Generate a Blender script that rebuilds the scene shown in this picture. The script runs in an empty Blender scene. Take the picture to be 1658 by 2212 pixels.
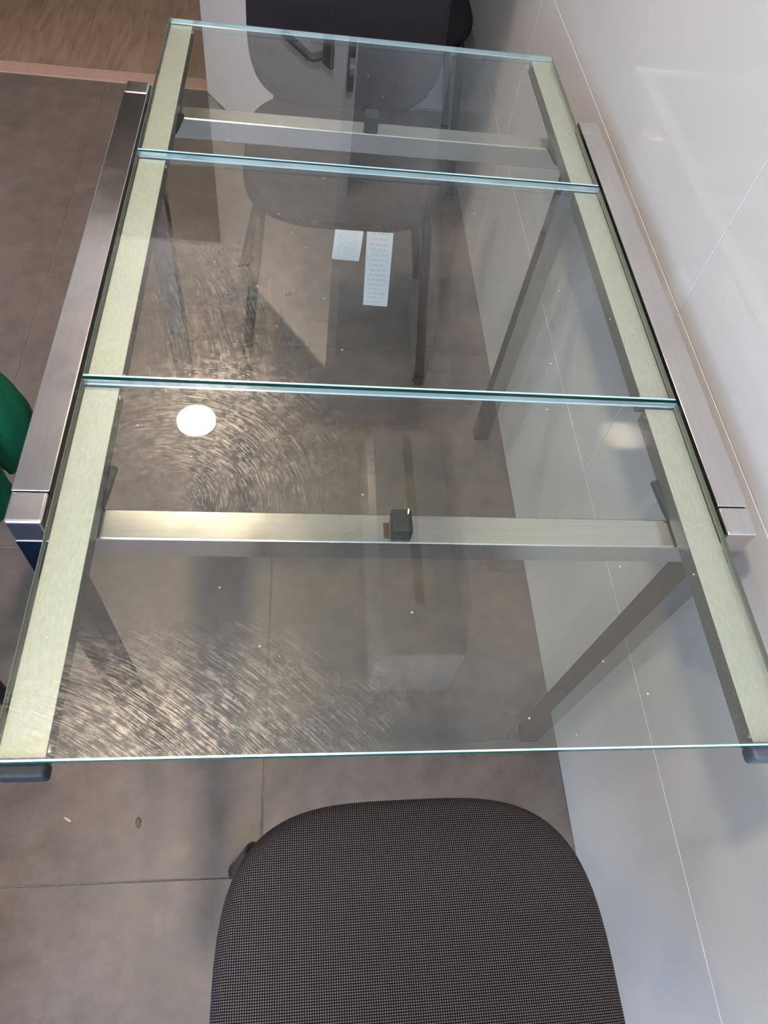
import bpy, bmesh, math, random
from mathutils import Vector, Matrix
random.seed(7)
S = bpy.context.scene
COL = S.collection

# ------------------------------------------------------------------ camera
cam_d = bpy.data.cameras.new('camera'); cam = bpy.data.objects.new('camera', cam_d); COL.objects.link(cam)
cam_d.sensor_fit = 'HORIZONTAL'; cam_d.sensor_width = 36.0
cam_d.lens = 1537.0 / 1658.0 * 36.0
cam_d.clip_start = 0.02
RM = [[0.992164522, -0.019951499, -0.123334902], [-0.050258959, 0.840036461, -0.540196985], [0.114383554, 0.542162967, 0.832451632]]
m4 = Matrix(RM).to_4x4(); m4.translation = Vector((-0.1016, -0.3427, 1.3050)); cam.matrix_world = m4
S.camera = cam

# ------------------------------------------------------------------ world, daylight, exposure
W = bpy.data.worlds.new('sky'); S.world = W; W.use_nodes = True
bg = W.node_tree.nodes['Background']; bg.inputs['Color'].default_value = (0.52, 0.72, 1.0, 1); bg.inputs['Strength'].default_value = 7.2
LAMP_STRENGTH = 168.0
LAMP_COLOR = (1.0, 0.80, 0.60)
WIN_X0, WIN_X1, WIN_Z0, WIN_Z1, WALL_F = -2.1, 0.15, 0.85, 2.15, -2.6
pd = bpy.data.lights.new('window_daylight', 'AREA'); pd.shape = 'RECTANGLE'; pd.size = WIN_X1 - WIN_X0; pd.size_y = WIN_Z1 - WIN_Z0
pd.cycles.is_portal = True
po = bpy.data.objects.new('window_daylight', pd); COL.objects.link(po)
po.location = ((WIN_X0 + WIN_X1) / 2, WALL_F - 0.03, (WIN_Z0 + WIN_Z1) / 2); po.rotation_euler = (math.radians(90), 0, 0)
V = S.view_settings
S.display_settings.display_device = 'sRGB'
V.view_transform = 'Standard'; V.look = 'None'; V.gamma = 1.0; V.use_curve_mapping = False
V.exposure = 0.96
cy = S.cycles
cy.use_denoising = True; cy.use_adaptive_sampling = True; cy.adaptive_threshold = .08; cy.adaptive_min_samples = 14; cy.light_sampling_threshold = .03
cy.max_bounces = 6; cy.diffuse_bounces = 3; cy.glossy_bounces = 4; cy.transmission_bounces = 4
cy.transparent_max_bounces = 10; cy.caustics_reflective = False; cy.caustics_refractive = False; cy.sample_clamp_indirect = 8.0

# ------------------------------------------------------------------ node helpers
def new_mat(name):
    m = bpy.data.materials.new(name); m.use_nodes = True
    nt = m.node_tree; b = nt.nodes['Principled BSDF']
    return m, nt, b, nt.nodes['Material Output']
def N(nt, t, **kw):
    n = nt.nodes.new(t)
    for k, v in kw.items():
        if k.startswith('_'): setattr(n, k[1:], v)
        else: n.inputs[k.replace('__', ' ')].default_value = v
    return n
def L(nt, a, ao, b, bi): nt.links.new(a.outputs[ao], b.inputs[bi])
def coords(nt, scale=(1, 1, 1), rot=(0, 0, 0), kind='Object', loc=(0, 0, 0)):
    t = nt.nodes.new('ShaderNodeTexCoord'); mp = nt.nodes.new('ShaderNodeMapping')
    mp.inputs['Scale'].default_value = scale; mp.inputs['Rotation'].default_value = rot; mp.inputs['Location'].default_value = loc
    nt.links.new(t.outputs[kind], mp.inputs['Vector']); return mp
def geo_coords(nt, scale=(1, 1, 1), loc=(0, 0, 0)):
    t = nt.nodes.new('ShaderNodeNewGeometry'); mp = nt.nodes.new('ShaderNodeMapping')
    mp.inputs['Scale'].default_value = scale; mp.inputs['Location'].default_value = loc
    nt.links.new(t.outputs['Position'], mp.inputs['Vector']); return mp
def noise(nt, vec, scale, detail=4, rough=.55):
    n = N(nt, 'ShaderNodeTexNoise'); n.inputs['Scale'].default_value = scale; n.inputs['Detail'].default_value = detail; n.inputs['Roughness'].default_value = rough
    nt.links.new(vec.outputs[0], n.inputs['Vector']); return n
def ramp(nt, src, so, stops):
    r = nt.nodes.new('ShaderNodeValToRGB'); e = r.color_ramp.elements
    while len(e) < len(stops): e.new(.5)
    for el, (p, c) in zip(e, stops):
        el.position = p; el.color = c if len(c) == 4 else (*c, 1)
    nt.links.new(src.outputs[so], r.inputs['Fac']); return r
def math_n(nt, op, a, b=None, clamp=False):
    n = nt.nodes.new('ShaderNodeMath'); n.operation = op; n.use_clamp = clamp
    for i, x in enumerate((a, b)):
        if x is None: continue
        if isinstance(x, (int, float)): n.inputs[i].default_value = x
        else: nt.links.new(x, n.inputs[i])
    return n.outputs[0]
def bump(nt, src, so, bsdf, strength, dist):
    b = N(nt, 'ShaderNodeBump', Strength=strength, Distance=dist); nt.links.new(src.outputs[so], b.inputs['Height']); nt.links.new(b.outputs['Normal'], bsdf.inputs['Normal']); return b

# ------------------------------------------------------------------ materials
def mat_plain(name, col, rough=.5, metal=0.0, spec=.5, bump_scale=None, bump_str=.1, bump_dist=.001, vary=.0):
    m, nt, b, o = new_mat(name)
    b.inputs['Base Color'].default_value = (*col, 1); b.inputs['Roughness'].default_value = rough; b.inputs['Metallic'].default_value = metal
    b.inputs['Specular IOR Level'].default_value = spec
    c = coords(nt)
    n = noise(nt, c, bump_scale or 30, 3)
    if vary:
        r = ramp(nt, n, 'Fac', [(.3, tuple(x * (1 - vary) for x in col)), (.7, tuple(min(1, x * (1 + vary)) for x in col))]); L(nt, r, 'Color', b, 'Base Color')
    if bump_scale: bump(nt, n, 'Fac', b, bump_str, bump_dist)
    return m

def mat_floor_tile():
    m, nt, b, o = new_mat('grey porcelain floor tile')
    g = geo_coords(nt)
    n1 = noise(nt, g, 3.0, 5, .6); n2 = noise(nt, g, 22, 6, .65)
    mix = N(nt, 'ShaderNodeMix', _data_type='FLOAT'); L(nt, n1, 'Fac', mix, 2); L(nt, n2, 'Fac', mix, 3); mix.inputs[0].default_value = .5
    r = ramp(nt, mix, 0, [(.32, (.118, .096, .083)), (.5, (.172, .141, .123)), (.68, (.235, .193, .169))])
    L(nt, r, 'Color', b, 'Base Color')
    rr = ramp(nt, n2, 'Fac', [(.3, (.30,) * 3), (.7, (.48,) * 3)]); L(nt, rr, 'Color', b, 'Roughness')
    b.inputs['Specular IOR Level'].default_value = .45
    bump(nt, n2, 'Fac', b, .12, .002)
    return m

def mat_wall_tile():
    m, nt, b, o = new_mat('pale glossy wall tile')
    g = geo_coords(nt)
    n1 = noise(nt, g, 1.6, 3)
    r = ramp(nt, n1, 'Fac', [(.3, (.78, .765, .755)), (.7, (.82, .80, .785))]); L(nt, r, 'Color', b, 'Base Color')
    b.inputs['Roughness'].default_value = .04; b.inputs['IOR'].default_value = 1.6
    w = N(nt, 'ShaderNodeTexWave', _bands_direction='DIAGONAL'); w.inputs['Scale'].default_value = 210; w.inputs['Distortion'].default_value = 1.2; w.inputs['Detail'].default_value = 1
    nt.links.new(g.outputs[0], w.inputs['Vector'])
    bump(nt, w, 'Fac', b, .03, .0002)
    return m

def mat_wood():
    m, nt, b, o = new_mat('oak laminate')
    g = geo_coords(nt, (9, 1.3, 1))
    n = noise(nt, g, 3.2, 8, .62); n.inputs['Distortion'].default_value = 1.3
    g2 = geo_coords(nt, (70, 2.0, 1)); f = noise(nt, g2, 3, 4)
    mix = N(nt, 'ShaderNodeMix', _data_type='FLOAT'); L(nt, n, 'Fac', mix, 2); L(nt, f, 'Fac', mix, 3); mix.inputs[0].default_value = .3
    r = ramp(nt, mix, 0, [(.3, (.21, .135, .09)), (.5, (.36, .245, .165)), (.7, (.46, .325, .23))]); L(nt, r, 'Color', b, 'Base Color')
    b.inputs['Roughness'].default_value = .42
    bump(nt, f, 'Fac', b, .1, .001)
    return m

def mat_chrome(name, axis='Y', base=(.72, .69, .665), rough=.17, bstr=.05):
    m, nt, b, o = new_mat(name)
    sc = {'Y': (420, 6, 420), 'X': (6, 420, 420), 'Z': (420, 420, 6)}[axis]
    g = geo_coords(nt, sc); n = noise(nt, g, 1.0, 3)
    g2 = geo_coords(nt); n2 = noise(nt, g2, 26, 4)
    r = ramp(nt, n, 'Fac', [(.35, tuple(x * .93 for x in base)), (.65, base)]); L(nt, r, 'Color', b, 'Base Color')
    b.inputs['Metallic'].default_value = 1.0
    rr = ramp(nt, n2, 'Fac', [(.3, (rough * .88,) * 3), (.7, (rough * 1.15,) * 3)]); L(nt, rr, 'Color', b, 'Roughness')
    bump(nt, n, 'Fac', b, bstr, .0002)
    return m

def mat_alu():
    m, nt, b, o = new_mat('satin anodised aluminium')
    g = geo_coords(nt, (700, 700, 700)); n = noise(nt, g, 1.0, 3)
    g2 = geo_coords(nt, (1, .35, 1)); n2 = noise(nt, g2, 420, 2)
    r = ramp(nt, n2, 'Fac', [(.25, (.53, .545, .50)), (.75, (.655, .67, .615))]); L(nt, r, 'Color', b, 'Base Color')
    b.inputs['Metallic'].default_value = .3; b.inputs['Roughness'].default_value = .46
    bump(nt, n, 'Fac', b, .25, .0004)
    return m

def glass_core(nt, rough=.01):
    """thin clear sheet face: Fresnel mirror over tinted see-through (same index from either side)"""
    ge = nt.nodes.new('ShaderNodeNewGeometry')
    ior = math_n(nt, 'SUBTRACT', 1.52, math_n(nt, 'MULTIPLY', ge.outputs['Backfacing'], 1.52 - 1 / 1.52))
    fr = nt.nodes.new('ShaderNodeFresnel'); nt.links.new(ior, fr.inputs['IOR'])
    tr = N(nt, 'ShaderNodeBsdfTransparent', Color=(.935, .96, .935, 1))
    gl = N(nt, 'ShaderNodeBsdfGlossy', Roughness=rough, Color=(1, 1, 1, 1))
    m1 = nt.nodes.new('ShaderNodeMixShader'); L(nt, fr, 0, m1, 0); L(nt, tr, 0, m1, 1); L(nt, gl, 0, m1, 2)
    return m1
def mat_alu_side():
    m, nt, b, o = new_mat('plain aluminium side')  # darker than the top: dark floor reflection put into the colour
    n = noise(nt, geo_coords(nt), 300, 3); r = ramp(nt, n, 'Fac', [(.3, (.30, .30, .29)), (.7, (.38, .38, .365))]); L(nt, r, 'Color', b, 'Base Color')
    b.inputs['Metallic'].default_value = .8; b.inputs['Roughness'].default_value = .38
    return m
def mat_glass_under():
    m, nt, b, o = new_mat('clear glass underside'); nt.nodes.remove(b)
    L(nt, glass_core(nt), 0, o, 'Surface'); return m
def mat_glass(strength=1.0):
    m, nt, b, o = new_mat('clear green tinted glass with wiped smears'); nt.nodes.remove(b)
    g = geo_coords(nt)
    # smears: fine curved wiping strokes, in three greasy patches
    def strokes(cx, cyy, pitch, along):
        """streaky brush marks running along circles round a wrist point"""
        mp = geo_coords(nt, loc=(-cx, -cyy, -.75)); sp = nt.nodes.new('ShaderNodeSeparateXYZ'); nt.links.new(mp.outputs[0], sp.inputs[0])
        ln = N(nt, 'ShaderNodeVectorMath', _operation='LENGTH'); nt.links.new(mp.outputs[0], ln.inputs[0])
        wob = math_n(nt, 'MULTIPLY', big.outputs['Fac'], .012)
        rr = math_n(nt, 'MULTIPLY', math_n(nt, 'ADD', ln.outputs['Value'], wob), 1 / pitch)
        th = math_n(nt, 'MULTIPLY', math_n(nt, 'ARCTAN2', sp.outputs['Y'], sp.outputs['X']), along)
        cb = nt.nodes.new('ShaderNodeCombineXYZ'); nt.links.new(rr, cb.inputs[0]); nt.links.new(th, cb.inputs[1])
        return noise(nt, cb, 1.0, 3, .7)
    big = noise(nt, g, 9, 2)
    br = noise(nt, g, 150, 3, .7)
    def patch(cx, cyy, rx, ry):
        mp = geo_coords(nt, (1 / rx, 1 / ry, 0.0), loc=(-cx / rx, -cyy / ry, 0))
        ln = N(nt, 'ShaderNodeVectorMath', _operation='LENGTH'); nt.links.new(mp.outputs[0], ln.inputs[0])
        s = math_n(nt, 'ADD', ln.outputs['Value'], math_n(nt, 'MULTIPLY', big.outputs['Fac'], 1.3))
        mr = N(nt, 'ShaderNodeMapRange'); mr.inputs['From Min'].default_value = 1.7; mr.inputs['From Max'].default_value = .6; nt.links.new(s, mr.inputs['Value']); return mr.outputs['Result']
    def lay(w, pt, lo=.46, hi=.66):
        mr = N(nt, 'ShaderNodeMapRange'); mr.inputs['From Min'].default_value = lo; mr.inputs['From Max'].default_value = hi
        nt.links.new(math_n(nt, 'MULTIPLY', w.outputs['Fac'], math_n(nt, 'ADD', br.outputs['Fac'], .5)), mr.inputs['Value'])
        return math_n(nt, 'MULTIPLY', mr.outputs['Result'], pt, True)
    w1 = strokes(-.22, .02, .0010, 4.5); w2 = strokes(-.45, -.55, .0009, 16); w3 = strokes(-.75, .10, .0009, 12)
    s = math_n(nt, 'ADD', lay(w1, patch(-.15, .09, .17, .12)), lay(w2, patch(-.17, -.16, .24, .085)), True)
    s = math_n(nt, 'ADD', s, math_n(nt, 'MULTIPLY', lay(w3, patch(-.17, .33, .2, .22)), .55), True)
    haze = math_n(nt, 'ADD', math_n(nt, 'MULTIPLY', s, .19 * strength), .012)
    vo = N(nt, 'ShaderNodeTexVoronoi', Scale=55.0); nt.links.new(g.outputs[0], vo.inputs['Vector'])
    vs = nt.nodes.new('ShaderNodeSeparateXYZ'); nt.links.new(vo.outputs['Color'], vs.inputs[0])
    speck = math_n(nt, 'MULTIPLY', math_n(nt, 'LESS_THAN', vo.outputs['Distance'], .055), math_n(nt, 'GREATER_THAN', vs.outputs['X'], .72))
    df = N(nt, 'ShaderNodeBsdfDiffuse', Color=(.75, .74, .70, 1))
    sm = N(nt, 'ShaderNodeBsdfGlossy', Roughness=.34, Color=(.95, .93, .88, 1))
    m2 = nt.nodes.new('ShaderNodeMixShader'); nt.links.new(haze, m2.inputs[0]); L(nt, glass_core(nt), 0, m2, 1); L(nt, sm, 0, m2, 2)
    m3 = nt.nodes.new('ShaderNodeMixShader'); nt.links.new(math_n(nt, 'MULTIPLY', speck, .5), m3.inputs[0]); L(nt, m2, 0, m3, 1); L(nt, df, 0, m3, 2)
    L(nt, m3, 0, o, 'Surface')
    return m

def mat_fabric(name='charcoal dotted upholstery', hi=(.225, .200, .210), pitch=.00235):
    m, nt, b, o = new_mat(name)
    t = nt.nodes.new('ShaderNodeTexCoord'); sx = nt.nodes.new('ShaderNodeSeparateXYZ'); nt.links.new(t.outputs['UV'], sx.inputs[0])
    k = 2 * math.pi / pitch
    cu = math_n(nt, 'COSINE', math_n(nt, 'MULTIPLY', sx.outputs['X'], k)); cv = math_n(nt, 'COSINE', math_n(nt, 'MULTIPLY', sx.outputs['Y'], k))
    u1 = math_n(nt, 'ADD', math_n(nt, 'MULTIPLY', cu, .5), .5); v1 = math_n(nt, 'ADD', math_n(nt, 'MULTIPLY', cv, .5), .5)
    d = math_n(nt, 'MULTIPLY', u1, v1)
    mr = N(nt, 'ShaderNodeMapRange'); mr.inputs['From Min'].default_value = .24; mr.inputs['From Max'].default_value = .62; nt.links.new(d, mr.inputs['Value'])
    r = ramp(nt, mr, 'Result', [(0, (.010, .007, .009)), (1, hi)]); L(nt, r, 'Color', b, 'Base Color')
    b.inputs['Roughness'].default_value = .85; b.inputs['Specular IOR Level'].default_value = .2
    bump(nt, mr, 'Result', b, .5, .0006)
    return m

def mat_paper():
    m, nt, b, o = new_mat('printed white tag')
    c = coords(nt, kind='UV'); sx = nt.nodes.new('ShaderNodeSeparateXYZ'); nt.links.new(c.outputs[0], sx.inputs[0])
    ln = math_n(nt, 'SINE', math_n(nt, 'MULTIPLY', sx.outputs['Y'], 95))
    n = noise(nt, coords(nt, (60, 9, 1), kind='UV'), 1, 2)
    a = math_n(nt, 'MULTIPLY', math_n(nt, 'GREATER_THAN', ln, .35), math_n(nt, 'GREATER_THAN', n.outputs['Fac'], .52))
    inx = math_n(nt, 'MULTIPLY', math_n(nt, 'GREATER_THAN', sx.outputs['X'], .15), math_n(nt, 'LESS_THAN', sx.outputs['X'], .85))
    a = math_n(nt, 'MULTIPLY', a, inx)
    r = nt.nodes.new('ShaderNodeMix'); r.data_type = 'RGBA'; nt.links.new(a, r.inputs[0]); r.inputs[6].default_value = (.88, .89, .9, 1); r.inputs[7].default_value = (.6, .6, .62, 1)
    nt.links.new(r.outputs[2], b.inputs['Base Color']); b.inputs['Roughness'].default_value = .6
    return m

def mat_emit(name, col, s):
    m, nt, b, o = new_mat(name)
    c = coords(nt); n = noise(nt, c, 40, 2)
    b.inputs['Base Color'].default_value = (.8, .8, .8, 1); b.inputs['Emission Color'].default_value = (*col, 1)
    mr = N(nt, 'ShaderNodeMapRange'); mr.inputs['To Min'].default_value = s * .95; mr.inputs['To Max'].default_value = s * 1.05; L(nt, n, 'Fac', mr, 'Value'); L(nt, mr, 'Result', b, 'Emission Strength')
    return m

MT = {}
MT['floor'] = mat_floor_tile(); MT['walltile'] = mat_wall_tile(); MT['wood'] = mat_wood()
MT['grout'] = mat_plain('pale wall grout', (.80, .76, .73), .8, bump_scale=200)
MT['fgrout'] = mat_plain('grey floor grout', (.20, .18, .17), .9, bump_scale=200, vary=.25)
MT['chromeY'] = mat_chrome('scratched chrome rail', 'Y'); MT['chromeX'] = mat_chrome('chrome crossbar', 'X', rough=.24, bstr=.03); MT['chromeZ'] = mat_chrome('chrome leg', 'Z', base=(.40, .39, .38), rough=.06, bstr=.01)
MT['cap'] = mat_chrome('worn chrome corner', 'Y', rough=.22)
MT['alu'] = mat_alu(); MT['aluside'] = mat_alu_side(); MT['glass'] = mat_glass(); MT['under'] = mat_glass_under()
MT['edge'] = mat_plain('green glass edge', (.012, .115, .09), .12, spec=.6, bump_scale=120, bump_str=.05)
MT['edge2'] = mat_plain('grey-green glass side edge', (.19, .21, .16), .2, bump_scale=120, bump_str=.05)  # left and right edges, duller and greyer than the green front edge
MT['arris'] = mat_plain('glass edge with painted glint', (.62, .80, .84), .10, metal=.45, spec=1, bump_scale=120, bump_str=.05)  # bright bevel highlight painted as pale cyan on chamfers and back edges
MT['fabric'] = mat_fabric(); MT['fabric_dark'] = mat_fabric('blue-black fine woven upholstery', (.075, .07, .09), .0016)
MT['shell'] = mat_plain('black plastic shell', (.02, .02, .022), .5, bump_scale=300)
MT['tube'] = mat_plain('black enamelled tube', (.010, .010, .012), .35, spec=.3, bump_scale=200, bump_str=.03)
MT['rubber'] = mat_plain('dark rubber', (.018, .024, .027), .6, bump_scale=150, vary=.3)
MT['slate'] = mat_plain('bluish plastic plug', (.09, .11, .14), .35, bump_scale=150)
MT['paper'] = mat_paper()
MT['door'] = mat_plain('white lacquered door', (.72, .68, .67), .3, bump_scale=60, bump_str=.03, vary=.02)
MT['steel'] = mat_plain('dark satin hardware', (.16, .16, .16), .35, metal=.8, bump_scale=100, bump_str=.03)
MT['paint'] = mat_plain('white wall paint', (.70, .68, .65), .8, bump_scale=120, bump_str=.05)
MT['ceil'] = mat_plain('white ceiling paint', (.74, .72, .70), .9, bump_scale=120, bump_str=.05)
MT['thresh'] = mat_plain('pale oak threshold', (.58, .38, .29), .45, bump_scale=80, vary=.08)
MT['acw'] = mat_plain('white appliance plastic', (.74, .74, .75), .35, bump_scale=200, bump_str=.02)
MT['acd'] = mat_plain('dark vent', (.03, .03, .03), .7, bump_scale=200)
MT['green'] = mat_plain('green cotton', (.003, .085, .044), .85, spec=.2, bump_scale=260, bump_str=.3, vary=.12)
MT['blue'] = mat_plain('navy blue cloth', (.035, .085, .24), .9, spec=.2, bump_scale=400, bump_str=.3, vary=.2)
MT['lamp'] = mat_emit('lit lamp lens', LAMP_COLOR, LAMP_STRENGTH)
MT['rim'] = mat_plain('white lamp rim', (.75, .75, .75), .4, bump_scale=100, bump_str=.02)
MT['frame'] = mat_plain('white window frame', (.75, .75, .74), .4, bump_scale=80, bump_str=.03)
MT['rust'] = mat_plain('rust stain', (.10, .05, .025), .9, bump_scale=900, bump_str=.6, vary=.5)
MT['crumb_o'] = mat_plain('orange crumb', (.42, .20, .08), .8, bump_scale=800, vary=.3)
MT['crumb_p'] = mat_plain('pale crumb', (.60, .46, .38), .8, bump_scale=800, vary=.2)
MT['crumb_g'] = mat_plain('olive crumb', (.13, .11, .05), .8, bump_scale=800, vary=.3)
MT['crumb_w'] = mat_plain('white grain', (.8, .78, .72), .6, bump_scale=800, vary=.1)

# ------------------------------------------------------------------ mesh helpers
def mesh_obj(name, bm, mat, parent=None, smooth=False, angle=None):
    me = bpy.data.meshes.new(name); bm.to_mesh(me); bm.free()
    for mm in (mat if isinstance(mat, (list, tuple)) else [mat]): me.materials.append(mm)
    o = bpy.data.objects.new(name, me); COL.objects.link(o)
    if parent: o.parent = parent
    if smooth:
        for p in me.polygons: p.use_smooth = True
        if angle: me.set_sharp_from_angle(angle=math.radians(angle))
    return o
def add_box(bm, x0, x1, y0, y1, z0, z1, bev=0.0, seg=2):
    vs = [bm.verts.new((x, y, z)) for x in (x0, x1) for y in (y0, y1) for z in (z0, z1)]
    fs = [(0, 1, 3, 2), (4, 6, 7, 5), (0, 4, 5, 1), (2, 3, 7, 6), (0, 2, 6, 4), (1, 5, 7, 3)]
    faces = [bm.faces.new([vs[i] for i in f]) for f in fs]
    if bev > 0:
        ed = set(e for f in faces for e in f.edges)
        bmesh.ops.bevel(bm, geom=list(ed), offset=bev, segments=seg, affect='EDGES', profile=.5)
def box(name, x0, x1, y0, y1, z0, z1, mat, parent=None, bev=0.0, seg=2):
    bm = bmesh.new(); add_box(bm, x0, x1, y0, y1, z0, z1, bev, seg)
    o = mesh_obj(name, bm, mat, parent, smooth=bev > 0)
    if bev > 0:
        wn_ = o.modifiers.new('weighted_normals', 'WEIGHTED_NORMAL'); wn_.weight = 100; wn_.mode = 'FACE_AREA'
    return o
def smooth_path(pts, sub=6):
    P = [Vector(p) for p in pts]; out = []
    for i in range(len(P) - 1):
        a, b, c, d = P[max(i - 1, 0)], P[i], P[i + 1], P[min(i + 2, len(P) - 1)]
        for k in range(sub):
            t = k / sub
            out.append(.5 * ((2 * b) + (c - a) * t + (2 * a - 5 * b + 4 * c - d) * t * t + (-a + 3 * b - 3 * c + d) * t ** 3))
    out.append(P[-1]); return out
def corner_path(pts, r=.04, seg=6):
    P = [Vector(p) for p in pts]; out = [P[0]]
    for i in range(1, len(P) - 1):
        a, b, c = P[i - 1], P[i], P[i + 1]
        d1 = (a - b); d2 = (c - b); rr = min(r, d1.length * .45, d2.length * .45)
        s, e = b + d1.normalized() * rr, b + d2.normalized() * rr
        for k in range(seg + 1):
            t = k / seg; out.append((1 - t) ** 2 * s + 2 * t * (1 - t) * b + t * t * e)
    out.append(P[-1]); return out
def add_tube(bm, path, rad, seg=12, flat=1.0, radii=None, wr=None):
    rings = []; up = Vector((0, 0, 1)); prev = None
    for i, p in enumerate(path):
        t = (path[min(i + 1, len(path) - 1)] - path[max(i - 1, 0)]).normalized()
        if prev is None:
            ref = Vector((1, 0, 0)) if abs(t.z) > .8 else up
            n = (ref - t * ref.dot(t)).normalized()
        else:
            n = (prev - t * prev.dot(t)).normalized()
        prev = n; bn = t.cross(n)
        r = radii[i] if radii else rad
        ring = []
        for k in range(seg):
            a = 2 * math.pi * k / seg
            f = 1 + (wr(i, a) if wr else 0)
            ring.append(bm.verts.new(p + (n * math.cos(a) * flat + bn * math.sin(a)) * r * f))
        rings.append(ring)
    for i in range(len(rings) - 1):
        for k in range(seg): bm.faces.new((rings[i][k], rings[i][(k + 1) % seg], rings[i + 1][(k + 1) % seg], rings[i + 1][k]))
    bm.faces.new(rings[0][::-1]); bm.faces.new(rings[-1])
def tube(name, pts, rad, mat, parent=None, r=.04, seg=12, flat=1.0):
    bm = bmesh.new(); add_tube(bm, corner_path(pts, r), rad, seg, flat); bmesh.ops.recalc_face_normals(bm, faces=bm.faces)
    return mesh_obj(name, bm, mat, parent, True, 60)
def empty(name, loc=(0, 0, 0), rz=0):
    o = bpy.data.objects.new(name, None); o.empty_display_size = .1; COL.objects.link(o); o.location = loc; o.rotation_euler = (0, 0, rz); return o
def tag(o, label, cat, group=None):
    o['label'] = label; o['category'] = cat
    if group: o['group'] = group
    return o
def struct(o, label=None):
    o['kind'] = 'structure'
    if label: o['label'] = label
    return o
def copy_tree(o, parent=None):
    c = o.copy(); COL.objects.link(c); c.parent = parent
    for ch in list(o.children): copy_tree(ch, c)
    return c

# ------------------------------------------------------------------ the room
XW = 0.39; XL = -3.0; YB = 2.205; CEIL = 2.42; YB2 = 5.2
TP = .605; GAP = .003
fl = struct(box('floor', XL, XW + .1, WALL_F, 2.195, -.06, -.0015, MT['fgrout']), 'dark taupe square floor tiles with thin grout lines')
def tile_grid(parent, mat, a0, a1, b0, b1, oa, ob, pa, pb, gap, maker):
    ia = math.floor((a0 - oa) / pa)
    while oa + ia * pa < a1 - 1e-4:
        s0, s1 = max(a0, oa + ia * pa + gap / 2), min(a1, oa + (ia + 1) * pa - gap / 2)
        ib = math.floor((b0 - ob) / pb)
        while ob + ib * pb < b1 - 1e-4:
            t0, t1 = max(b0, ob + ib * pb + gap / 2), min(b1, ob + (ib + 1) * pb - gap / 2)
            if s1 - s0 > .01 and t1 - t0 > .01: maker(s0, s1, t0, t1)
            ib += 1
        ia += 1
tile_cache = {}
def shared_box(name, cx, cy_, cz, sx, sy, sz, mat, parent, bev):
    k = (name, round(sx, 4), round(sy, 4), round(sz, 4), mat.name)
    if k not in tile_cache:
        bm = bmesh.new(); add_box(bm, -sx / 2, sx / 2, -sy / 2, sy / 2, -sz / 2, sz / 2, bev, 1)
        me = bpy.data.meshes.new(name); bm.to_mesh(me); bm.free(); me.materials.append(mat); tile_cache[k] = me
    o = bpy.data.objects.new(name, tile_cache[k]); COL.objects.link(o); o.parent = parent; o.location = (cx, cy_, cz); return o
tile_grid(fl, None, XL, XW, WALL_F, 2.195, -.147, -.205, TP, TP, GAP,
          lambda a, b, c, d: shared_box('floor_tile', (a + b) / 2, (c + d) / 2, -.005, b - a, d - c, .01, MT['floor'], fl, .0006))
# right wall: large tiles stacked
wr_ = struct(box('wall_right', XW + .0015, XW + .12, WALL_F, YB + .12, -.05, CEIL, MT['grout']), 'pale glossy large-format wall tiles beside the table')
zs = [0, .362, .7165, 1.071, 1.4255, 1.78, 2.1345, CEIL]
for i in range(len(zs) - 1):
    y = .361 - .989 * 3
    while y < YB:
        y0, y1 = max(WALL_F, y) + .0009, min(YB, y + .989) - .0009
        if y1 - y0 > .02:
            shared_box('wall_tile', XW + .004, (y0 + y1) / 2, (zs[i] + zs[i + 1]) / 2, .008, y1 - y0, zs[i + 1] - zs[i] - .0018, MT['walltile'], wr_, .0004)
        y += .989
# back wall with the doorway
DX0, DX1, DZ = -1.30, -.395, 2.13
wb = struct(box('wall_back', DX1, XW + .001, YB + .0015, YB + .12, 0, CEIL, MT['grout']), 'tiled wall behind the open door')
for i in range(len(zs) - 1):
    shared_box('wall_tile', (DX1 + XW) / 2, YB + .004, (zs[i] + zs[i + 1]) / 2, XW - DX1 - .002, .008, zs[i + 1] - zs[i] - .0018, MT['walltile'], wb, .0004)
struct(box('wall_back_left', XL, DX0, YB, YB + .12, 0, CEIL, MT['paint']), 'white wall left of the doorway')
struct(box('wall_back_lintel', DX0, DX1, YB, YB + .12, DZ, CEIL, MT['paint']), 'white wall above the doorway')
struct(box('wall_left', XL - .1, XL, WALL_F, YB2, 0, CEIL, MT['paint']), 'white wall on the far left')
wf = bmesh.new()
for b_ in ((XL, WIN_X0, 0, CEIL), (WIN_X1, XW, 0, CEIL), (WIN_X0, WIN_X1, 0, WIN_Z0), (WIN_X0, WIN_X1, WIN_Z1, CEIL)):
    add_box(wf, b_[0], b_[1], WALL_F - .12, WALL_F, b_[2], b_[3])
struct(mesh_obj('wall_front', wf, MT['paint']), 'white wall with the window')
wn = bmesh.new()
for b_ in ((WIN_X0, WIN_X0 + .05, WIN_Z0, WIN_Z1), (WIN_X1 - .05, WIN_X1, WIN_Z0, WIN_Z1), (WIN_X0, WIN_X1, WIN_Z0, WIN_Z0 + .05), (WIN_X0, WIN_X1, WIN_Z1 - .05, WIN_Z1), (-1.0, -.95, WIN_Z0, WIN_Z1)):
    add_box(wn, b_[0], b_[1], WALL_F - .09, WALL_F - .05, b_[2], b_[3])
struct(mesh_obj('window_1', wn, MT['frame']), 'white window frame')
struct(box('ceiling', XL - .1, XW + .12, WALL_F - .12, YB2 + .1, CEIL, CEIL + .05, MT['ceil']), 'white ceiling')
struct(box('wall_next_room_right', XW, XW + .1, YB + .12, YB2, 0, CEIL, MT['paint']), 'white wall of the next room')
struct(box('wall_next_room_back', XL, XW, YB2, YB2 + .1, 0, CEIL, MT['paint']), 'far white wall of the next room')
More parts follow.
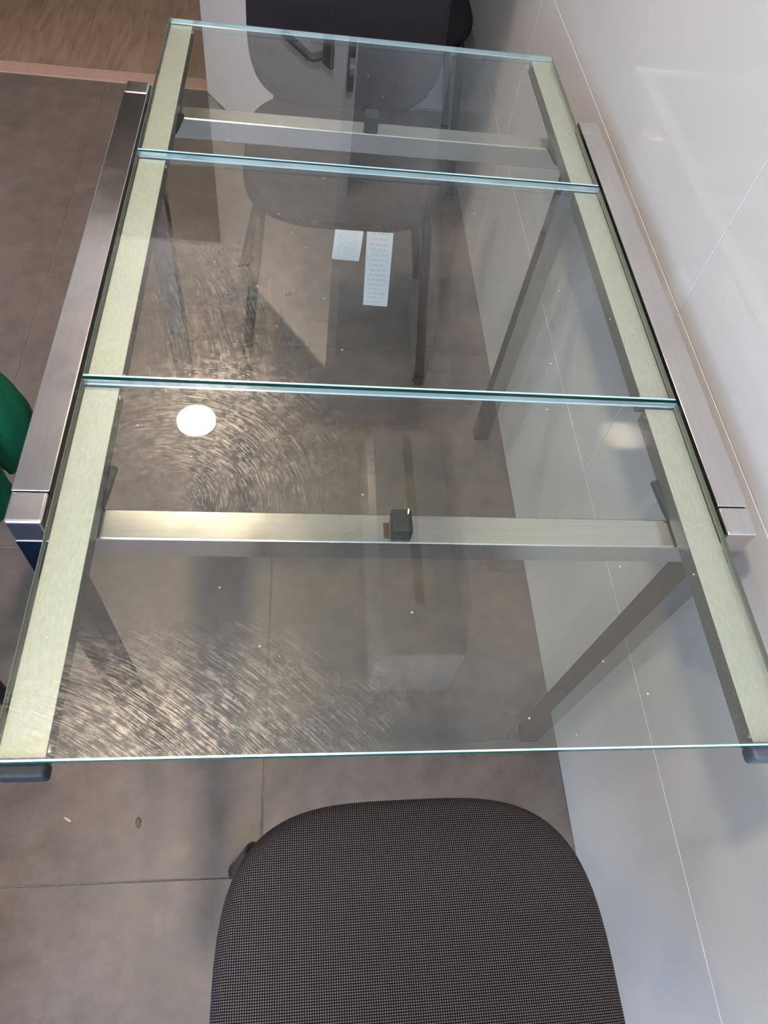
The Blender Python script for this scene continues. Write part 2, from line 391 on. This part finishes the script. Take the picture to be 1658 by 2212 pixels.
struct(box('trim_1', XL, XW + .1, 2.195, 2.265, -.02, .004, MT['thresh'], bev=.002), 'pale threshold strip between tiles and wood')
fw = struct(box('floor_wood', XL, XW + .1, 2.265, YB2, -.05, -.0005, MT['thresh']), 'brown oak floorboards in the next room')
px = XL; k = 0
while px < XW - .01:
    p1 = min(px + .24, XW); off = (k * .53) % 1.3; y = 2.265 - off
    while y < YB2:
        y0, y1 = max(2.265, y), min(YB2, y + 1.3)
        if y1 - y0 > .02: shared_box('floor_plank', (px + p1) / 2, (y0 + y1) / 2, -.004, p1 - px - .0004, y1 - y0 - .0004, .008, MT['wood'], fw, .0002)
        y += 1.3
    px += .24; k += 1
# door jambs
jm = bmesh.new()
add_box(jm, DX1 - .03, DX1, YB - .01, YB + .13, 0, DZ); add_box(jm, DX0, DX0 + .03, YB - .01, YB + .13, 0, DZ); add_box(jm, DX0, DX1, YB - .01, YB + .13, DZ - .03, DZ)
struct(mesh_obj('trim_2', jm, MT['door']), 'white door frame')

# open door leaf
Hh = Vector((-.424, 2.172, 0)); Ff = Vector((-.004, 1.532, 0)); du = (Ff - Hh); DW = du.length; du.normalize(); dn = Vector((-du.y, du.x, 0))
if dn.x < 0: dn = -dn      # away from the camera side
def door_pt(u, v, z): return Hh + du * u + dn * v + Vector((0, 0, z))
door = empty('door_1', Hh); struct(door, 'open white door leaf standing ajar behind the far chair')
ang = math.atan2(du.y, du.x)
door.rotation_euler = (0, 0, ang)   # local x along the leaf, local y to the left of it
sgn = 1 if (Matrix.Rotation(ang, 3, 'Z') @ Vector((0, 1, 0))).dot(dn) > 0 else -1
def dbox(name, u0, u1, v0, v1, z0, z1, mat, parent=door, bev=.0, seg=2):
    a, b = sorted((v0 * sgn, v1 * sgn)); return box(name, u0, u1, a, b, z0, z1, mat, parent, bev, seg)
dbox('leaf', 0, DW, 0, .04, .008, 2.11, MT['door'], bev=.0015)
dbox('lock_plate', DW - .0005, DW + .0022, .009, .031, .93, 1.135, MT['steel'], bev=.001)
lp = dbox('latch', DW + .001, DW + .010, .014, .026, 1.05, 1.075, MT['rim'], bev=.001)
hb = dbox('handle_plate', DW - .085, DW - .045, -.009, 0, .97, 1.10, MT['steel'], bev=.003)
def lever():
    bm = bmesh.new(); s = sgn
    add_tube(bm, corner_path([(DW - .065, -.006 * s, 1.07), (DW - .065, -.055 * s, 1.07), (DW - .19, -.055 * s, 1.065)], .012, 5), .010, 10)
    bmesh.ops.recalc_face_normals(bm, faces=bm.faces)
    return mesh_obj('handle_lever', bm, MT['steel'], door, True, 60)
lever()

# ceiling downlights
def downlight(x, y, label):
    r = empty('ceiling_light', (x, y, CEIL)); tag(r, label, 'ceiling light', 'round ceiling downlights')
    bm = bmesh.new(); n = 40; R0 = .0735; R1 = .088
    ring = lambda rad, z: [bm.verts.new((rad * math.cos(2 * math.pi * k / n), rad * math.sin(2 * math.pi * k / n), z)) for k in range(n)]
    a, b, c, d = ring(R0, -.002), ring(R0 + .002, -.008), ring(R1 - .003, -.008), ring(R1, -.001)
    for p, q in ((a, b), (b, c), (c, d)):
        for k in range(n): bm.faces.new((p[k], p[(k + 1) % n], q[(k + 1) % n], q[k]))
    mesh_obj('lamp_rim', bm, MT['rim'], r, True)
    bm = bmesh.new(); vs = [bm.verts.new((R0 * math.cos(2 * math.pi * k / n), R0 * math.sin(2 * math.pi * k / n), -.003)) for k in range(n)]
    bm.faces.new(vs[::-1]); mesh_obj('lamp_lens', bm, MT['lamp'], r)
downlight(-.497, 1.517, 'round warm downlight above the left rail')
downlight(-.47, .02, 'round warm downlight over the front end of the table')
downlight(-.48, -1.5, 'round warm downlight behind the near chair')

# air conditioner high on the right wall
ac = empty('air_conditioner', (.26, .80, 2.06)); tag(ac, 'white wall air conditioner mounted high over the table', 'air conditioner')
bm = bmesh.new()
prof = [(.128, .30), (.128, .0), (-.05, 0.0), (-.105, .012), (-.126, .05), (-.128, .26), (-.11, .30)]
n_ = len(prof)
va = [bm.verts.new((x, -.405, z)) for x, z in prof]; vb = [bm.verts.new((x, .405, z)) for x, z in prof]
for i in range(n_): bm.faces.new((va[i], va[(i + 1) % n_], vb[(i + 1) % n_], vb[i]))
bm.faces.new(va[::-1]); bm.faces.new(vb); bmesh.ops.recalc_face_normals(bm, faces=bm.faces)
mesh_obj('body', bm, MT['acw'], ac)
box('air_outlet', -.008, .022, -.25, .38, -.0015, .01, MT['acd'], ac)
box('louver', -.06, -.014, -.36, .38, -.004, 0, MT['acw'], ac, .001)

# ------------------------------------------------------------------ the extending table
table = empty('extending_table', (0, 0.37, 0)); tag(table, 'three-leaf extending glass table on a scratched chrome frame', 'table')
TO = Vector((0, .37, 0))
def tb(name, x0, x1, y0, y1, z0, z1, mat, parent=table, bev=0.0, seg=2):
    return box(name, x0, x1, y0 - .37, y1 - .37, z0, z1, mat, parent, bev, seg)
XI, RW, HR, YR = .3209, .0332, .7494, .7487; RB = HR - .0335
for s in (-1, 1):
    xa, xb = sorted((s * XI, s * (XI + RW)))
    tb('side_rail', xa, xb, .0332, YR - .0332, RB, HR, MT['chromeY'], bev=.0012)
    for y0 in (0, YR - .033):
        tb('corner_cap', xa, xb, y0, y0 + .0328, RB, HR - .0002, [MT['cap'], MT['chromeZ']], bev=.0032, seg=3)
        for pf in table.children[-1].data.polygons:
            if s < 0 and abs(pf.normal.z) < .3: pf.material_index = 1
        lg = tb('leg', xa + .0004, xb - .0004, y0 + .0004, y0 + .0326, .006, RB, MT['chromeZ'], bev=.0012)
        tb('foot_pad', xa + .001, xb - .001, y0 + .001, y0 + .032, 0, .006, MT['rubber'], lg, bev=.001)
for y0, y1 in ((.0015, .0345), (YR - .0345, YR - .0015)):
    cb = tb('crossbar', -XI, XI, y0, y1, .688, .7198, MT['chromeX'], bev=.002)
    yc = (y0 + y1) / 2
    st = tb('stop_block', -.0098, .0098, yc - .012, yc + .013, .7198, .7350 if y0 < .1 else .7418, MT['rubber'], bev=.0012)
    if y0 < .1:
        bmc = bmesh.new(); add_box(bmc, -.0165, -.0112, yc - .011 - .37, yc + .006 - .37, .7196, .7208, .0006)
        mesh_obj('rust_patch', bmc, MT['rust'], cb)
PW, GT = .3169, .008; HZ = .75
leaves = [(-.2033, .1703), (.1745, .5735), (.5775, .9483)]
SW = .0362
for i, (ya, yb) in enumerate(leaves):
    bm = bmesh.new(); c = .0012
    z0, z1 = HZ - GT, HZ
    def loop(dx, dy, z): return [bm.verts.new((sx * (PW - dx), (ya + dy if sy < 0 else yb - dy) - .37, z)) for sx, sy in ((-1, -1), (1, -1), (1, 1), (-1, 1))]
    lo0, lo1, hi1, hi0 = loop(c, c, z0), loop(0, 0, z0 + c), loop(0, 0, z1 - c), loop(c, c, z1)
    f = bm.faces.new(lo0[::-1]); f.material_index = 3
    f = bm.faces.new(hi0); f.material_index = 0
    for p, q, mi in ((lo0, lo1, 2), (lo1, hi1, 1), (hi1, hi0, 2)):
        for k in range(4): bm.faces.new((p[k], p[(k + 1) % 4], q[(k + 1) % 4], q[k])).material_index = 4 if k % 2 else (2 if k == 2 else mi)
    pane = mesh_obj('glass_leaf', bm, [MT['glass'], MT['edge'], MT['arris'], MT['under'], MT['edge2']], table)
    pane['label'] = ['near glass leaf with wiping smears', 'middle glass leaf', 'far glass leaf'][i]
    for s in (-1, 1):
        xa, xb = sorted((s * (PW - .0022), s * (PW - SW)))
        rl = tb('slide_rail', xa, xb, ya + .004, yb - .004, .7222, HZ - GT - .0002, [MT['alu'], MT['aluside']], bev=.0008)
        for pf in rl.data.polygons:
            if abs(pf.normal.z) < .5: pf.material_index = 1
        xs = s * (PW - SW) - s * .0006
        for yy in (ya + .012, yb - .012):
            bm2 = bmesh.new(); bmesh.ops.create_cone(bm2, cap_ends=True, segments=14, radius1=.0035, radius2=.003, depth=.002, matrix=Matrix.Translation((xs, yy - .37, .7365)) @ Matrix.Rotation(math.radians(90), 4, 'Y'))
            mesh_obj('screw', bm2, MT['cap'], rl)
        if i == 0:
            tb('end_plug', xa - .001, xb + .001, ya - .009, ya + .004, .7215, .7400, MT['rubber'] if s < 0 else MT['slate'], rl, bev=.0035, seg=3)
# plastic slide clips beside the crossbars
for s in (-1, 1):
    for y0, y1 in ((.034, .080), (YR - .074, YR - .034)):
        xs = s * .2830; bm = bmesh.new()
        add_tube(bm, [Vector((xs, y0 - .37, .722)), Vector((xs - s * .002, y0 + .012 - .37, .7215)), Vector((xs - s * .003, (y0 + y1) / 2 - .37, .7215)), Vector((xs - s * .005, y1 - .006 - .37, .722)), Vector((xs - s * .006, y1 - .37, .723))], .0038, 10, 1.2)
        bmesh.ops.recalc_face_normals(bm, faces=bm.faces)
        mesh_obj('slide_clip', bm, MT['rubber'], table, True, 60)

# ------------------------------------------------------------------ chairs
def pad_mesh(name, a, b, th, puff, mat, parent, n=3.5, plane='XY', dish=0.0):
    """upholstered pad with a rounded outline; UVs in metres"""
    bm = bmesh.new(); uv = bm.loops.layers.uv.new('UVMap'); SEG = 96
    def outl(t):
        cx, sx = math.cos(t), math.sin(t)
        return (a * math.copysign(abs(cx) ** (2 / n), cx), b * math.copysign(abs(sx) ** (2 / n), sx))
    rows = []
    prof = [(r, th / 2 + puff * (1 - (r / .93) ** 3) if r < .93 else th / 2, 0) for r in (.12, .3, .48, .64, .78, .87, .93)]
    for k in range(1, 8):
        q = math.pi * k / 8
        prof.append((.93 + .07 * math.sin(q), th / 2 * math.cos(q), .012 * k))
    prof += [(.93, -th / 2, .1), (.7, -th / 2, .1), (.3, -th / 2, .1)]
    def place(x, y, z):
        z2 = z + dish * ((x / a) ** 2)
        return (x, y, z2) if plane == 'XY' else (x, -z2, y)
    U = {}
    for r, z, e in prof:
        row = []
        for k in range(SEG):
            x, y = outl(2 * math.pi * k / SEG); vv = bm.verts.new(place(x * r, y * r, z)); f = 1 + e
            U[vv] = (x * r * (1 + e * .5), y * r * (1 + e * .5)); row.append(vv)
        rows.append(row)
    ct = bm.verts.new(place(0, 0, prof[0][1] + puff * .003)); U[ct] = (0, 0)
    cb_ = bm.verts.new(place(0, 0, -th / 2)); U[cb_] = (0, 0)
    for k in range(SEG):
        k2 = (k + 1) % SEG
        bm.faces.new((ct, rows[0][k], rows[0][k2]))
        for i in range(len(rows) - 1): bm.faces.new((rows[i][k], rows[i + 1][k], rows[i + 1][k2], rows[i][k2]))
        bm.faces.new((cb_, rows[-1][k2], rows[-1][k]))
    for f in bm.faces:
        for l in f.loops: l[uv].uv = U[l.vert]
    bmesh.ops.recalc_face_normals(bm, faces=bm.faces)
    return mesh_obj(name, bm, mat, parent, True)

def make_chair(label, group, fab):
    """upholstered visitor chair; local front is -Y, origin on the floor under the seat centre"""
    t = empty('visitor_chair'); tag(t, label, 'chair', group)
    seat = pad_mesh('seat', .207, .215, .045, .014, fab, t); seat.location = (0, 0, .4465)
    sh = pad_mesh('seat_shell', .190, .197, .016, 0, MT['shell'], seat); sh.location = (0, 0, -.0275)
    back = pad_mesh('backrest', .205, .185, .042, .010, fab, t, n=3.6, plane='XZ', dish=.02)
    back.location = (0, .205, .645); back.rotation_euler = (math.radians(-12), 0, 0)
    bs = pad_mesh('back_shell', .195, .175, .014, 0, MT['shell'], back, n=3.6, plane='XZ', dish=.02); bs.location = (0, .027, 0)
    for s in (-1, 1):
        fr = tube('front_leg', [(s * .214, -.202, .008), (s * .168, -.174, .428), (s * .150, -.02, .420), (s * .150, .10, .418)], .0115, MT['tube'], t, .035, 14, 1.0)
        bmf = bmesh.new(); add_tube(bmf, [Vector((s * .2142, -.2021, 0)), Vector((s * .2125, -.2012, .02))], .014, 12); mesh_obj('foot_cap', bmf, MT['shell'], fr, True, 50)
        rr = tube('rear_leg', [(s * .240, .205, .008), (s * .158, .06, .418), (s * .150, -.06, .420)], .0115, MT['tube'], t, .03, 14, 1.0)
        bmf = bmesh.new(); add_tube(bmf, [Vector((s * .2405, .2055, 0)), Vector((s * .2375, .2, .02))], .014, 12); mesh_obj('foot_cap', bmf, MT['shell'], rr, True, 50)
        tube('back_post', [(s * .145, .06, .420), (s * .145, .225, .424), (s * .145, .272, .66)], .0105, MT['tube'], t, .04, 12)
    tube('under_bar', [(-.155, -.05, .4175), (.155, -.05, .4175)], .009, MT['tube'], t)
    return t
G = 'dark upholstered visitor chairs'
ch = make_chair('charcoal dotted chair at the near end, seat pushed toward the table', G, MT['fabric'])
ch.location = (.033, -.395, 0); ch.rotation_euler = (0, 0, math.radians(180 + 1.0))
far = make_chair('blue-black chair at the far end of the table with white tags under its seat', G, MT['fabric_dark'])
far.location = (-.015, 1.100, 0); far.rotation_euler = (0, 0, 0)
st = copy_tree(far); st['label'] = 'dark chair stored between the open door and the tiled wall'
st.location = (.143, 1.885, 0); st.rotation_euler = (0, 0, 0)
sd = copy_tree(ch); sd['label'] = 'chair at the left side of the table, only one black leg in view'
sd.location = (-.782, .285, 0); sd.rotation_euler = (0, 0, math.radians(90))
# tags hanging from the far chair
def hang_tag(x0, x1, z1, z0, slant, y):
    bm = bmesh.new(); uv = bm.loops.layers.uv.new('UVMap'); n = 8; rows = []
    for i in range(n + 1):
        t = i / n; z = z1 + (z0 - z1) * t; yy = y - .006 * math.sin(t * 2.2)
        rows.append([bm.verts.new((x0 + slant * t, yy, z)), bm.verts.new((x1 + slant * t, yy - .002 * t, z))])
    for i in range(n):
        f = bm.faces.new((rows[i][0], rows[i][1], rows[i + 1][1], rows[i + 1][0]))
        for l, w_ in zip(f.loops, ((0, i / n), (1, i / n), (1, (i + 1) / n), (0, (i + 1) / n))): l[uv].uv = w_
    o = mesh_obj('paper_tag', bm, MT['paper'], far)
    so = o.modifiers.new('thick', 'SOLIDIFY'); so.thickness = .0006; return o
ta = hang_tag(-.020, .036, .428, .362, -.004, -.211); ta['label'] = 'short white printed tag'
tb_ = hang_tag(.043, .096, .428, .248, .008, -.211); tb_['label'] = 'long white printed tag'

# ------------------------------------------------------------------ green garment over the side chair
gj = empty('green_garment', (-.62, .38, .47)); tag(gj, 'green cloth garment hanging over the edge of the side chair', 'garment')
def wrinkle(amp, f1, f2, ph):
    return lambda i, a: amp * (math.sin(f1 * a + i * .45 + ph) * .6 + math.sin(f2 * a - i * .8) * .4)
def garment_tube(name, pts, rads, ph, parent=gj, amp=.10):
    P = smooth_path(pts, 8); n = len(P) - 1
    R = []
    for i in range(len(P)):
        t = i / n * (len(rads) - 1); k = min(int(t), len(rads) - 2); R.append(rads[k] + (rads[k + 1] - rads[k]) * (t - k))
    bm = bmesh.new(); add_tube(bm, [p - Vector(gj.location) for p in P], .05, 40, .55, R, wrinkle(amp, 4, 7, ph)); bmesh.ops.recalc_face_normals(bm, faces=bm.faces)
    o = mesh_obj(name, bm, MT['green'], parent, True); return o
def garment_sheet():
    """body of the garment: a crumpled cloth lying on the seat and falling over its front edge"""
    bm = bmesh.new(); NU, NV = 44, 60; grid = []
    from mathutils import noise as mn
    for i in range(NU + 1):
        row = []
        for j in range(NV + 1):
            u = i / NU; d = j / NV * (.36 + .035 * math.sin(u * 7))
            y = .15 + u * .27 + .012 * math.sin(d * 22 + 1)
            w = mn.noise(Vector((u * 3.2, d * 11, 0))) * .016 + abs(mn.noise(Vector((u * 6 + 4, d * 16, 2)))) * .014
            flat = .275
            if d < flat: x, z = -.845 + d, .4905 + w + .004
            else:
                a_ = min((d - flat) / .028, math.pi / 2); x = -.845 + flat + .018 * math.sin(a_) + w * .9 + .003; z = .4945 - .018 * (1 - math.cos(a_)) - max(0, d - flat - .028 * math.pi / 2) + w * .3
            row.append(bm.verts.new(Vector((x, y, z)) - Vector(gj.location)))
        grid.append(row)
    for i in range(NU):
        for j in range(NV): bm.faces.new((grid[i][j], grid[i][j + 1], grid[i + 1][j + 1], grid[i + 1][j]))
    bmesh.ops.recalc_face_normals(bm, faces=bm.faces)
    o = mesh_obj('body', bm, MT['green'], gj, True); so = o.modifiers.new('thick', 'SOLIDIFY'); so.thickness = .002; so.offset = 1; return o
garment_sheet()
slv = garment_tube('sleeve', [(-.80, .37, .545), (-.68, .372, .548), (-.575, .362, .542), (-.518, .340, .485), (-.508, .33, .405)], [.03, .046, .048, .046, .038], 1.2, amp=.09)
garment_tube('cuff', [(-.625, .373, .546), (-.610, .369, .544)], [.0490, .0495], 1.2, slv, .09)
garment_tube('hem', [(-.78, .22, .545), (-.66, .235, .545), (-.570, .240, .538), (-.524, .238, .48), (-.516, .236, .415)], [.03, .045, .044, .040, .034], 2.2, amp=.12)
# ------------------------------------------------------------------ added out of view: blue cloth shape for the jeans mirrored in the chrome leg
jeans_standin = empty('blue_cloth_standin', (-.66, -.42, 0)); tag(jeans_standin, 'added blue cloth shape standing in for unseen jeans, mirrored in the near chrome leg', 'jeans_standin')
bm = bmesh.new(); rows = []
for i in range(11):
    t = i / 10; z = .30 * t; f = (.86 + .14 * math.sin(math.pi * min(1, t * 1.25 + .1))) * (1 if i else .9)
    row = []
    for k_ in range(36):
        a = 2 * math.pi * k_ / 36; cx_, sx_ = math.cos(a), math.sin(a); w_ = 1 + .03 * math.sin(5 * a + 3 * t) + .02 * math.sin(9 * a - 7 * t)
        row.append(bm.verts.new((.135 * f * w_ * math.copysign(abs(cx_) ** .55, cx_), .11 * f * w_ * (1 - .35 * t) * math.copysign(abs(sx_) ** .55, sx_), z)))
    rows.append(row)
for i in range(10):
    for k_ in range(36): bm.faces.new((rows[i][k_], rows[i][(k_ + 1) % 36], rows[i + 1][(k_ + 1) % 36], rows[i + 1][k_]))
bm.faces.new(rows[0][::-1]); bm.faces.new(rows[-1]); mesh_obj('body', bm, MT['blue'], jeans_standin, True, 60)
for s_ in (-1, 1):
    tube('handle', [(-.07, s_ * .055, .28), (-.06, s_ * .05, .40), (.06, s_ * .05, .40), (.07, s_ * .055, .28)], .007, MT['blue'], jeans_standin, .04, 10)
# ------------------------------------------------------------------ crumbs
def crumb(x, y, z, sx, sy, rz, mat, label):
    bm = bmesh.new(); bmesh.ops.create_icosphere(bm, subdivisions=2, radius=1)
    rnd = random.Random(int(x * 1e4))
    for v in bm.verts:
        f = 1 + rnd.uniform(-.25, .25); v.co = Vector((v.co.x * sx * f, v.co.y * sy * f, max(v.co.z, -.6) * min(sx, sy) * .35))
    zmin = min(v.co.z for v in bm.verts)
    for v in bm.verts: v.co.z -= zmin
    o = mesh_obj('crumb', bm, mat, None, True); o.location = (x, y, z); o.rotation_euler = (0, 0, rz)
    return tag(o, label, 'crumb', 'crumbs')
crumb(-.462, -.11, 0, .008, .0022, -.5, MT['crumb_p'], 'thin pale crumb on the grey floor left of the near chair')
crumb(-.349, -.118, 0, .0045, .008, .1, MT['crumb_g'], 'olive crumb on the grey floor left of the near chair')
crumb(-.159, 1.071, 0, .007, .006, .4, MT['crumb_o'], 'orange crumb on the floor under the middle glass leaf')
crumb(.004, .019, HZ, .0008, .0035, -.15, MT['crumb_w'], 'tiny white grain on the near glass leaf beside the stop block')
